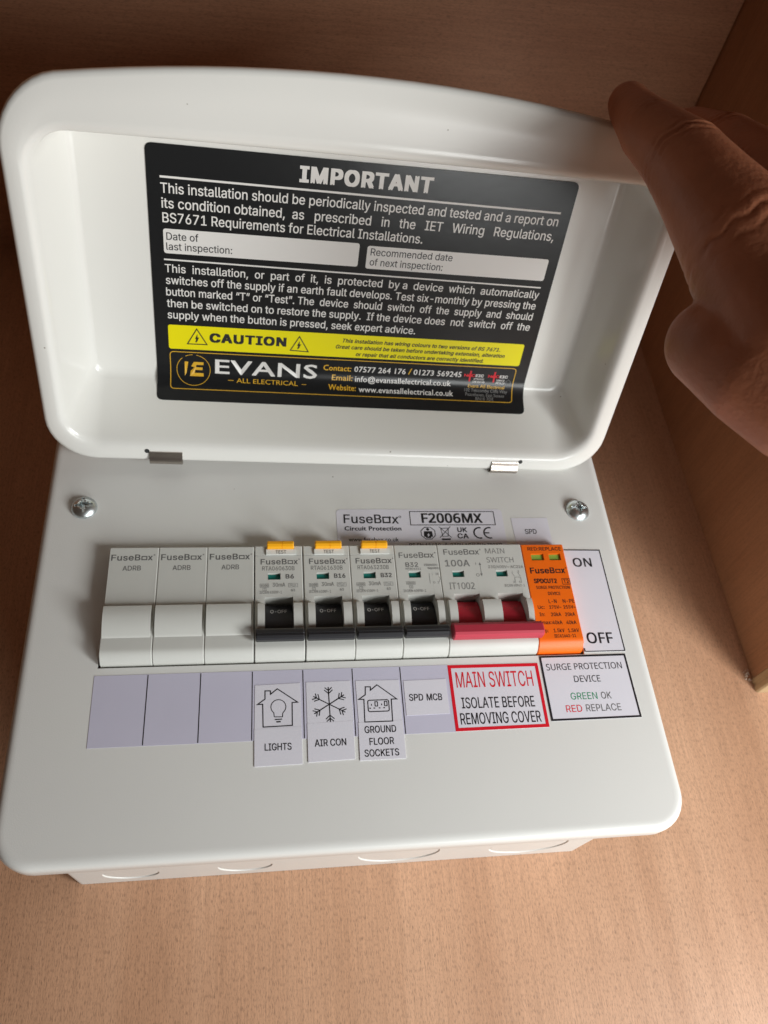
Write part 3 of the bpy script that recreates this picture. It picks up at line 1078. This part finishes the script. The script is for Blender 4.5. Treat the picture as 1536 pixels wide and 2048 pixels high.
def face_print():
    return Print(lambda u, v, lv: (u, v, ZB + ZF + lv * .6))


def blank(x0, x1, label):
    t = thing('blanking_module', ((x0 + x1) / 2, 24, ZB - 14), label, 'blanking module', 'blank modules at the left of the row')
    b = MB()
    extr(b, x0, x0 + 0.5, dev_profile('flat', 46.0), 'device_grey', True, True, edge0=.3)
    extr(b, x0 + 0.5, x1 - 0.9, dev_profile('bump', 46.0), 'device_grey', True, True)
    extr(b, x1 - 0.9, x1, dev_profile('flat', 46.0), 'device_grey', True, True, edge1=.3)
    b.build('body', t, weld=False, sharp=28)
    P = face_print()
    logo(P, x0 + .9, 40.35, 15.9, 2.5, 'print_grey')
    P.text('ADRB', x0 + 5.3, 36.1, x0 + 11.8, 36.15, 2.0, 'print_grey', INK, 0.004)
    P.build('lettering', t, weld=False)
    return t


def drum(b, x0, x1, m, cy=13.5, cz=-12.0, r=15.5):
    prf = []
    for k in range(29):
        a = math.radians(127 - 76.5 * k / 28)
        prf.append((cy - r * math.cos(a), cz + r * math.sin(a)))
    out = []
    for i, (y, z) in enumerate(prf):
        if i in (11, 13):
            d = Vector((y - cy, z - cz)).normalized()
            out += [(y - .2, z + .05), (y - d[0] * .55, z - d[1] * .55), (y + .2, z - .05)]
        else:
            out.append((y, z))
    out += [(out[-1][0], -13), (out[0][0], -13)]
    b.loft([[(x0, y, ZB + z) for y, z in out], [(x1, y, ZB + z) for y, z in out]], m, smooth=False, cap0=True, cap1=True)


BAR_SMALL = [(6.3, 5.5), (5.75, 6.6), (5.6, 8.6), (5.95, 9.5), (6.7, 9.95), (7.4, 9.9), (7.55, 9.7), (7.75, 9.85), (9.1, 9.5), (9.9, 8.9), (10.2, 8.0), (10.3, 5.6)]


def bar(b, x0, x1, m, big=False):
    e = .45
    cy, cz = 8, 7.6
    BAR = [(5.2, 5.2), (4.75, 6.2), (4.7, 8.6), (5.3, 9.8), (6.2, 10.2), (9.2, 9.7), (10.2, 9.0), (10.9, 7.8), (11.0, 5.2)] if big else BAR_SMALL
    small = [(cy + (y - cy) * .86, cz + (z - cz) * .86) for y, z in BAR]
    b.loft([[(x0, y, ZB + z) for y, z in small], [(x0 + e, y, ZB + z) for y, z in BAR], [(x1 - e, y, ZB + z) for y, z in BAR], [(x1, y, ZB + z) for y, z in small]], m, smooth=False, cap0=True, cap1=True)


def drum_print(x0, x1, m, cy=13.5, cz=-12.0, r=15.5):
    def fn(u, v, lv):      # v is measured along the drum from the top of the curve, upwards in the picture
        a = v / r
        return (u, cy + (r + .04 + lv * .5) * math.sin(a), ZB + cz + (r + .04 + lv * .5) * math.cos(a))
    P = Print(fn)
    w = x1 - x0
    P.text('O-OFF', x0 + w * .19, 5.3, x0 + w * .78, 5.3, 1.75, m, 0, 0.004)
    return P


def breaker(x0, x1, name, label, cat, rows, test):
    t = thing(name, ((x0 + x1) / 2, 24, ZB - 14), label, cat, 'black toggle breakers in the row')
    g = 41.9 if test else None
    top = 46.2
    b = MB()
    wx0, wx1 = x0 + 4.9, x0 + 9.6
    M = 'device_grey'
    win = (31.6, 34.4)
    sl0, sl1 = x0 + 3.7, x0 + 14.1
    extr(b, x0, x0 + 1.1, dev_profile('flat', top, g), M, True, True, edge0=.3)
    extr(b, x0 + 1.1, sl0, dev_profile('bump', top, g), M, True, True)
    extr(b, sl0, wx0, dev_profile('slot', top, g), M)
    extr(b, wx0, wx1, dev_profile('slot', top, g, win), M)
    extr(b, wx1, sl1, dev_profile('slot', top, g), M)
    extr(b, sl1, x1 - .6, dev_profile('bump', top, g), M, True, True)
    extr(b, x1 - .6, x1, dev_profile('flat', top, g), M, True, True, edge1=.3)
    for x in (wx0, wx1):
        recess_sides(b, x, win[0], win[1], ZF - 1.7, ZF, M)
    b.build('body', t, weld=False, sharp=28)
    b = MB()
    b.box((wx0 + .1, win[0] + .1, ZB + ZF - 1.65), (wx1 - .1, win[1] - .1, ZB + ZF - 1.35), 'flag_teal')
    b.build('indicator_window', t)
    b = MB()
    drum(b, sl0 + .25, sl1 - .25, 'toggle_black')
    tg = b.build('toggle', t)
    b = MB()
    bar(b, x0 + .35, x1 - .3, 'toggle_bar_black')
    b.box((sl0 + .3, 9.55, ZB + 2.0), (sl1 - .3, 10.1, ZB + 6.5), 'toggle_bar_black')
    hb = b.build('handle', None, weld=True)
    hb.location = -Vector(ORG[t]) * MM
    hb.parent = tg
    P = drum_print(sl0, sl1, 'print_white')
    lt = P.build('lettering', None, weld=False)
    lt.location = -Vector(ORG[t]) * MM
    lt.parent = tg
    P = face_print()
    rows(P, x0)
    P.build('lettering', t, weld=False)
    if test:
        b = MB()
        pz = [(42.05, ZF + .03), (42.05, ZF + .55), (44.2, ZF + .75), (44.2, ZF + .03)]
        b.loft([[(x0 + 4.3, y, ZB + z) for y, z in pz], [(x0 + 15.6, y, ZB + z) for y, z in pz]], 'device_white', smooth=False, cap0=True, cap1=True)
        fl = b.build('button_cover', t)
        P = Print(lambda u, v, lv: (u, v, ZB + ZF + .6 + (v - 42) * .09 + lv * .6))
        P.text('TEST', x0 + 7.9, 42.35, x0 + 11.9, 42.35, 1.4, 'print_grey', .06, 0.002)
        q = P.build('lettering', None, weld=False)
        q.location = -Vector(ORG[t]) * MM
        q.parent = fl
        b = MB()
        pb = [(44.25, ZF + .1), (44.25, ZF + 1.5), (44.6, ZF + 2.3), (45.5, ZF + 2.75), (46.6, ZF + 2.6), (47.2, ZF + 2.0), (47.3, ZF + .1)]
        xa, xb, xm = x0 + 4.6, x0 + 14.8, x0 + 10.3
        sm = [(y + (.15 if y < 45 else -.25), z - (.3 if z > ZF + 1 else 0)) for y, z in pb]
        gr = [(y + (.1 if y < 45 else 0), z - (.28 if z > ZF + 1 else 0)) for y, z in pb]
        b.loft([[(x, y, ZB + z) for y, z in pr] for x, pr in ((xa, sm), (xa + .35, pb), (xm - .12, pb), (xm, gr), (xm + .12, pb), (xb - .35, pb), (xb, sm))], 'button_amber', smooth=False, cap0=True, cap1=True)
        b.build('test_button', t)
    return t


def rcbo_rows(code, amp):
    def fn(P, x):
        logo(P, x + 2.2, 38.05, 15.0, 2.35, 'print_grey')
        P.text(code, x + 2.8, 35.5, x + 14.9, 35.5, 1.75, 'print_grey', INK, 0.004)
        P.text(amp, x + 11.5, 31.95, x + (14.6 if len(amp) < 3 else 15.8), 31.95, 1.85, 'print_grey', INK, 0.03)
        P.text('30mA', x + 6.6, 28.6, x + 11.3, 28.6, 1.6, 'print_light_grey', INK, 0.006)
        P.path(rrect2(x + 2.0, 28.4, x + 5.2, 29.8, .05, 1), .12, 'print_light_grey', INK, closed=True)
        P.text('6000', x + 2.3, 28.65, x + 4.9, 28.65, .9, 'print_light_grey', INK, .01)
        P.path(rrect2(x + 3.0, 26.9, x + 4.2, 28.1, .05, 1), .12, 'print_light_grey', INK, closed=True)
        P.text('3', x + 3.4, 27.1, x + 3.8, 27.1, .8, 'print_light_grey', INK)
        P.path(rrect2(x + 12.5, 28.4, x + 15.9, 29.9, .05, 1), .12, 'print_light_grey', INK, closed=True)
        for dy in (0, .55):
            P.path([(x + 12.9 + i * .3, 28.85 + dy + .18 * math.sin(i * .9)) for i in range(9)], .16, 'print_light_grey', INK)
        P.text('63', x + 13.4, 26.6, x + 14.9, 26.6, 1.0, 'print_light_grey', INK, .01)
        P.text('IEC/EN 61009-1', x + 1.8, 25.75, x + 10.0, 25.75, 1.15, 'print_light_grey', INK, .006)
    return fn


def mcb_rows(P, x):
    g = 'print_light_grey'
    logo(P, x + 1.7, 40.3, 14.9, 2.4, 'print_grey', .006)
    P.text('B32', x + 4.0, 36.35, x + 8.9, 36.35, 1.9, 'print_grey', INK, .01)
    P.text('NTB06321', x + 3.9, 35.05, x + 9.9, 35.05, .85, g, INK, .01)
    P.text('230/400V~', x + 11.3, 36.6, x + 17.0, 36.6, .95, g, INK, .012)
    P.text('50/60Hz', x + 12.6, 35.15, x + 17.2, 35.15, .95, g, INK, .012)
    P.strip((x + 12.9, 29.0), (x + 12.9, 33.4), .14, g, INK)
    P.text('1', x + 13.9, 32.6, x + 14.2, 32.6, .95, g, INK)
    P.text('ON', x + 15.4, 32.6, x + 16.5, 32.6, .95, g, INK, ft='humanist')
    P.text('O', x + 14.1, 29.0, x + 14.9, 29.0, .9, g, INK)
    P.text('2', x + 15.8, 29.0, x + 16.3, 29.0, .9, g, INK)
    P.path([(x + 16.6, 32.0), (x + 17.0, 31.2), (x + 16.7, 29.6)], .14, g, INK)
    P.path(rrect2(x + 3.6, 28.7, x + 7.0, 29.9, .05, 1), .12, g, INK, closed=True)
    P.text('6000', x + 3.9, 28.9, x + 6.7, 28.9, .8, g, INK, .012)
    P.path(rrect2(x + 4.7, 27.1, x + 5.9, 28.3, .05, 1), .12, g, INK, closed=True)
    P.text('3', x + 5.1, 27.3, x + 5.5, 27.3, .8, g, INK)
    P.text('IEC/EN 60898-1', x + 2.2, 25.45, x + 10.9, 25.45, 1.1, g, INK, .006)


XB = [-68.2, -50.3, -32.5, -14.9, 3.4, 21.3, 38.9, 56.2, 90.7, 108.4]
GAP = .1
blank(XB[0], XB[1] - GAP, 'plain grey blanking module at the left end of the row')
blank(XB[1], XB[2] - GAP, 'plain grey blanking module with a blank neighbour on each side')
blank(XB[2], XB[3] - .35, 'plain grey blanking module beside the B6 breaker')
breaker(XB[3], XB[4] - .35, 'circuit_breaker', 'grey breaker marked B6 with black toggle and amber test button', 'circuit breaker', rcbo_rows('RTA060630B', 'B6'), True)
breaker(XB[4], XB[5] - GAP, 'circuit_breaker', 'grey breaker marked B16 with black toggle and amber test button', 'circuit breaker', rcbo_rows('RTA061630B', 'B16'), True)
breaker(XB[5], XB[6] - GAP, 'circuit_breaker', 'grey breaker marked B32 with black toggle and amber test button', 'circuit breaker', rcbo_rows('RTA063230B', 'B32'), True)
breaker(XB[6], XB[7] - GAP, 'circuit_breaker', 'grey breaker with black toggle and no test button beside the red main switch', 'circuit breaker', mcb_rows, False)

# main switch
x0, x1 = XB[7], XB[8] - GAP
ms = thing('main_switch', ((x0 + x1) / 2, 24, ZB - 14), 'wide grey main switch marked 100A with one red bar across two red toggles', 'switch')
b = MB()
M = 'device_grey'
win = (31.6, 34.4)
s1a, s1b, s2a, s2b = x0 + 4.3, x0 + 14.4, x0 + 21.6, x0 + 31.7
w1a, w1b, w2a, w2b = x0 + 4.9, x0 + 9.5, x0 + 22.4, x0 + 27.0
extr(b, x0, x0 + 1.2, dev_profile('flat', 46.2), M, True, True, edge0=.3)
extr(b, x0 + 1.2, s1a, dev_profile('bump', 46.2), M, True, True)
extr(b, s1a, w1a, dev_profile('slot', 46.2), M)
extr(b, w1a, w1b, dev_profile('slot', 46.2, None, win), M)
extr(b, w1b, s1b, dev_profile('slot', 46.2), M)
extr(b, s1b, s2a, dev_profile('bump', 46.2), M, True, True)
extr(b, s2a, w2a, dev_profile('slot', 46.2), M)
extr(b, w2a, w2b, dev_profile('slot', 46.2, None, win), M)
extr(b, w2b, s2b, dev_profile('slot', 46.2), M)
extr(b, s2b, x1 - .5, dev_profile('bump', 46.2), M, True, True)
extr(b, x1 - .5, x1, dev_profile('flat', 46.2), M, True, True, edge1=.3)
for x in (w1a, w1b, w2a, w2b):
    recess_sides(b, x, win[0], win[1], ZF - 1.7, ZF, M)
b.build('body', ms, weld=False, sharp=28)
for a, c in ((w1a, w1b), (w2a, w2b)):
    b = MB()
    b.box((a + .1, win[0] + .1, ZB + ZF - 1.65), (c - .1, win[1] - .1, ZB + ZF - 1.35), 'flag_teal')
    b.build('indicator_window', ms)
for a, c in ((s1a, s1b), (s2a, s2b)):
    b = MB()
    drum(b, a + .25, c - .25, 'toggle_red')
    tg = b.build('toggle', ms)
    lt = drum_print(a, c, 'print_red').build('lettering', None, weld=False)
    lt.location = -Vector(ORG[ms]) * MM
    lt.parent = tg
b = MB()
bar(b, x0 + .9, x1 + 1.1, 'toggle_bar_red', True)
for a, c in ((s1a, s1b), (s2a, s2b)):
    b.box((a + .3, 9.6, ZB + 2.0), (c - .3, 10.6, ZB + 6.5), 'toggle_bar_red')
b.build('handle', ms)
P = face_print()
logo(P, x0 + 2.4, 41.5, 15.4, 2.5, 'print_grey', .006)
P.text('100A', x0 + 2.4, 36.3, x0 + 12.3, 36.25, 2.9, 'print_light_grey', INK, .02)
P.text('IT1002', x0 + 2.9, 26.4, x0 + 13.0, 26.3, 2.8, 'print_light_grey', INK, .0, ft='humanist')
P.text('MAIN', x0 + 19.4, 41.95, x0 + 27.3, 41.9, 2.3, 'print_light_grey', INK, .002)
P.text('SWITCH', x0 + 19.4, 37.9, x0 + 30.4, 37.8, 2.3, 'print_light_grey', INK, .002, ft='humanist')
P.text('230/400V~ AC22A', x0 + 19.6, 35.35, x0 + 33.9, 35.15, 1.25, 'print_light_grey', INK, .006)
P.strip((x0 + 16.4, 32.6), (x0 + 16.4, 37.2), .2, 'print_light_grey', INK)
P.poly([(x0 + 16.4, 38.0), (x0 + 15.9, 36.8), (x0 + 16.9, 36.8)], 'print_light_grey', INK)
P.poly([(x0 + 16.4, 31.8), (x0 + 15.9, 33.0), (x0 + 16.9, 33.0)], 'print_light_grey', INK)
P.strip((x0 + 14.7, 36.9), (x0 + 14.7, 37.9), .18, 'print_light_grey', INK)
P.path(arc((x0 + 14.9, 32.4), .6, 0, 324, 9), .18, 'print_light_grey', INK, closed=True)
for dx in (29.6, 32.0):
    P.strip((x0 + dx, 28.7), (x0 + dx, 31.2), .15, 'print_light_grey', INK)
    P.strip((x0 + dx, 31.6), (x0 + dx - .9, 33.3), .15, 'print_light_grey', INK)
P.strip((x0 + 29.6, 31.2), (x0 + 32.0, 31.2), .15, 'print_light_grey', INK)
for s, dx, y in (('1', 28.9, 33.2), ('3', 31.2, 33.2), ('2', 28.7, 28.7), ('4', 31.0, 28.7)):
    P.text(s, x0 + dx, y, x0 + dx + (.3 if s == '1' else .6), y, .9, 'print_light_grey', INK)
P.text('IEC/EN 60947-3', x0 + 24.9, 27.1, x0 + 33.0, 27.0, 1.1, 'print_light_grey', INK, .006)
P.build('lettering', ms, weld=False)

# surge protection device
x0, x1 = XB[8], XB[9]
sp = thing('surge_protector', ((x0 + x1) / 2, 24, ZB - 14), 'orange surge protection module with two green windows at the right end of the row', 'surge protector')
b = MB()
M = 'spd_orange'
win = (38.6, 41.6)
wa, wb, wc, wd_ = x0 + 3.5, x0 + 8.7, x0 + 10.9, x0 + 15.8
for a, c, wn, c0, c1 in ((x0, wa, None, .3, 0), (wa, wb, win, 0, 0), (wb, wc, None, 0, 0), (wc, wd_, win, 0, 0), (wd_, x1, None, 0, .3)):
    extr(b, a, c, dev_profile('flat', 46.0, None, wn), M, c0 > 0, c1 > 0, c0, c1)
for x in (wa, wb, wc, wd_):
    recess_sides(b, x, win[0], win[1], ZF - 1.7, ZF, M)
b.build('body', sp, weld=False, sharp=28)
for a, c in ((wa, wb), (wc, wd_)):
    b = MB()
    b.box((a + .1, win[0] + .1, ZB + ZF - 1.65), (c - .1, win[1] - .1, ZB + ZF - .75), 'flag_green')
    b.build('indicator_window', sp)
P = face_print()
P.text('RED:REPLACE', x0 + 2.6, 43.1, x0 + 16.6, 42.95, 1.6, K, INK, .02)
logo(P, x0 + 1.9, 32.7, 15.4, 2.6, K, .03)
P.text('SPDCUT2', x0 + 2.6, 28.4, x0 + 12.0, 28.3, 2.0, K, INK, .04)
P.text('T2', x0 + 14.7, 28.2, x0 + 16.9, 28.2, 1.7, K, INK, .02)
P.path(rrect2(x0 + 14.2, 27.75, x0 + 17.4, 30.3, .1, 2), .22, K, INK, closed=True)
P.text('SURGE PROTECTION', x0 + 3.0, 25.9, x0 + 16.7, 25.75, 1.3, K, INK, .02, ft='humanist')
P.text('DEVICE', x0 + 7.3, 23.2, x0 + 12.3, 23.1, 1.35, K, INK, .02, ft='humanist')
for r in [('L-N', 6.9, 19.7, 10.1, 1.6), ('N-PE', 12.6, 19.7, 17.3, 1.6), ('Uc:', 2.1, 17.35, 4.8, 1.5), ('275V~', 6.7, 17.3, 11.5, 1.4), ('255V~', 12.4, 17.25, 17.3, 1.4), ('In:', 2.2, 14.3, 4.3, 1.5), ('20kA', 6.8, 14.2, 10.8, 1.5), ('20kA', 12.4, 14.1, 16.4, 1.5),
          ('Imax:', 1.9, 10.9, 6.4, 1.5), ('40kA', 6.6, 10.8, 10.6, 1.5), ('40kA', 12.2, 10.7, 16.2, 1.5), ('Up:', 2.0, 7.6, 4.4, 1.4), ('1.5kV', 6.5, 7.5, 10.8, 1.5), ('1.5kV', 12.2, 7.4, 16.5, 1.5), ('IEC61643-11', 6.3, 5.35, 14.9, 1.3)]:
    P.text(r[0], x0 + r[1], r[2], x0 + r[3], r[2], r[4], K, INK, .016)
P.build('lettering', sp, weld=False)

# ------------------------------------------------------------------ hand holding the lid's corner
skin = mat('skin', (0.40, 0.148, 0.075), 0.5, bump=(650, 0.4, 0.0005), var=(45, 0.16))
_sb = skin.node_tree.nodes['Principled BSDF']
_sb.inputs['Subsurface Weight'].default_value = 0.12
_sb.inputs['Subsurface Radius'].default_value = (1.0, 0.35, 0.2)
_sb.inputs['Subsurface Scale'].default_value = 0.003


def chain(bm, pts, seg=14):
    """tapered rounded limb through (point mm, radius mm)"""
    def ball(p, r):
        bmesh.ops.create_icosphere(bm, subdivisions=3, radius=r, matrix=Matrix.Translation(p))
    for (a, ra), (c, rc) in zip(pts[:-1], pts[1:]):
        a, c = Vector(a), Vector(c)
        L = (c - a).length
        k = max(2, int(L / 2.5))
        for i in range(k + 1):
            t = i / k
            ball(a.lerp(c, t), ra + (rc - ra) * t)


def cpt(x, y, d):
    """a point seen at picture fraction (x, y) at depth d mm: used once to lay the skeleton out"""
    q = np.array([(x - 768) / 1616.92 * d, (y - 1024) / 1616.92 * d, d]) @ CR
    return Vector((q[0] + CP[0], q[1] + CP[1], q[2] + CP[2]))


bm = bmesh.new()
SK = [
    [(1258, 208, 264, 6.9), (1266, 222, 261, 7.4), (1300, 262, 252, 9.4), (1368, 322, 240, 11.9), (1425, 400, 230, 14.0), (1490, 490, 222, 17.0), (1600, 610, 216, 21)],   # forefinger
    [(1345, 262, 292, 6.8), (1385, 262, 282, 7.9), (1450, 292, 266, 10.1), (1530, 350, 248, 11.8), (1610, 450, 232, 16), (1680, 600, 222, 21)],           # middle finger
    [(1440, 300, 300, 6.8), (1490, 310, 290, 8.1), (1560, 345, 272, 9.9), (1640, 420, 252, 11.6), (1720, 520, 236, 15), (1750, 640, 226, 20)],            # ring finger
    [(1530, 345, 302, 6.0), (1575, 360, 292, 7.2), (1640, 400, 276, 8.6), (1720, 480, 256, 10.4), (1790, 570, 240, 13.5), (1800, 680, 230, 18)],          # little finger
    [(1422, 690, 222, 12.3), (1450, 705, 218, 13.2), (1520, 752, 211, 14.8), (1610, 800, 207, 16.8), (1700, 800, 210, 22)],                               # thumb
    [(1600, 610, 216, 21), (1680, 700, 214, 25), (1800, 820, 210, 29), (1950, 950, 206, 29), (2160, 1100, 204, 30)],                                     # palm, wrist
    [(1490, 500, 222, 16.5), (1530, 590, 216, 17), (1600, 690, 210, 21), (1720, 720, 213, 24)],
]
for ch in SK:
    chain(bm, [(cpt(x, y, d), r) for x, y, d, r in ch])
me = bpy.data.meshes.new('hand')
for v in bm.verts:
    v.co *= MM
bm.to_mesh(me)
bm.free()
ho = bpy.data.objects.new('hand_tmp', me)
COL.objects.link(ho)
md = ho.modifiers.new('r', 'REMESH')
md.mode = 'VOXEL'
md.voxel_size = 0.0009
md = ho.modifiers.new('s', 'SMOOTH')
md.iterations = 8
md.factor = 0.5
dg = bpy.context.evaluated_depsgraph_get()
hm = bpy.data.meshes.new_from_object(ho.evaluated_get(dg))
bpy.data.objects.remove(ho)
hm.name = 'hand'
# knuckle folds: shallow grooves across the finger joints, a nail bed on the forefinger
hv = np.empty(len(hm.vertices) * 3)
hm.vertices.foreach_get('co', hv)
hv = hv.reshape(-1, 3) / MM
hn = np.empty(len(hm.vertices) * 3)
hm.vertices.foreach_get('normal', hn)
hn = hn.reshape(-1, 3)
for ch, j, amp, per in ((0, 3, .6, 3.0), (0, 2, .4, 2.2), (1, 2, .8, 2.8), (2, 2, .7, 2.6), (0, 5, .45, 4.5)):
    P0, P1, P2 = [np.array(cpt(*SK[ch][j + k][:3])) for k in (-1, 0, 1)]
    ax = (P2 - P0) / np.linalg.norm(P2 - P0)
    d = hv - P1
    t = d @ ax
    rad = np.linalg.norm(d - t[:, None] * ax, axis=1)
    wob = t + 0.6 * np.sin(hv[:, 0] * .5 + hv[:, 2] * .7)
    g = np.exp(-(t / (per * 1.25)) ** 2) * (rad < SK[ch][j][3] * 1.7)
    hv += hn * (-(amp * g * np.maximum(0, np.cos(wob * 2 * math.pi / per)) ** 2) + .35 * amp * g)[:, None]
hm.vertices.foreach_set('co', (hv * MM).ravel())
hm.update()
hm.polygons.foreach_set('use_smooth', [True] * len(hm.polygons))
hm.materials.clear()
hm.materials.append(skin)
hand = bpy.data.objects.new('hand', hm)
COL.objects.link(hand)
tag(hand, "bare hand in shade holding the open lid's upper right corner", 'hand')
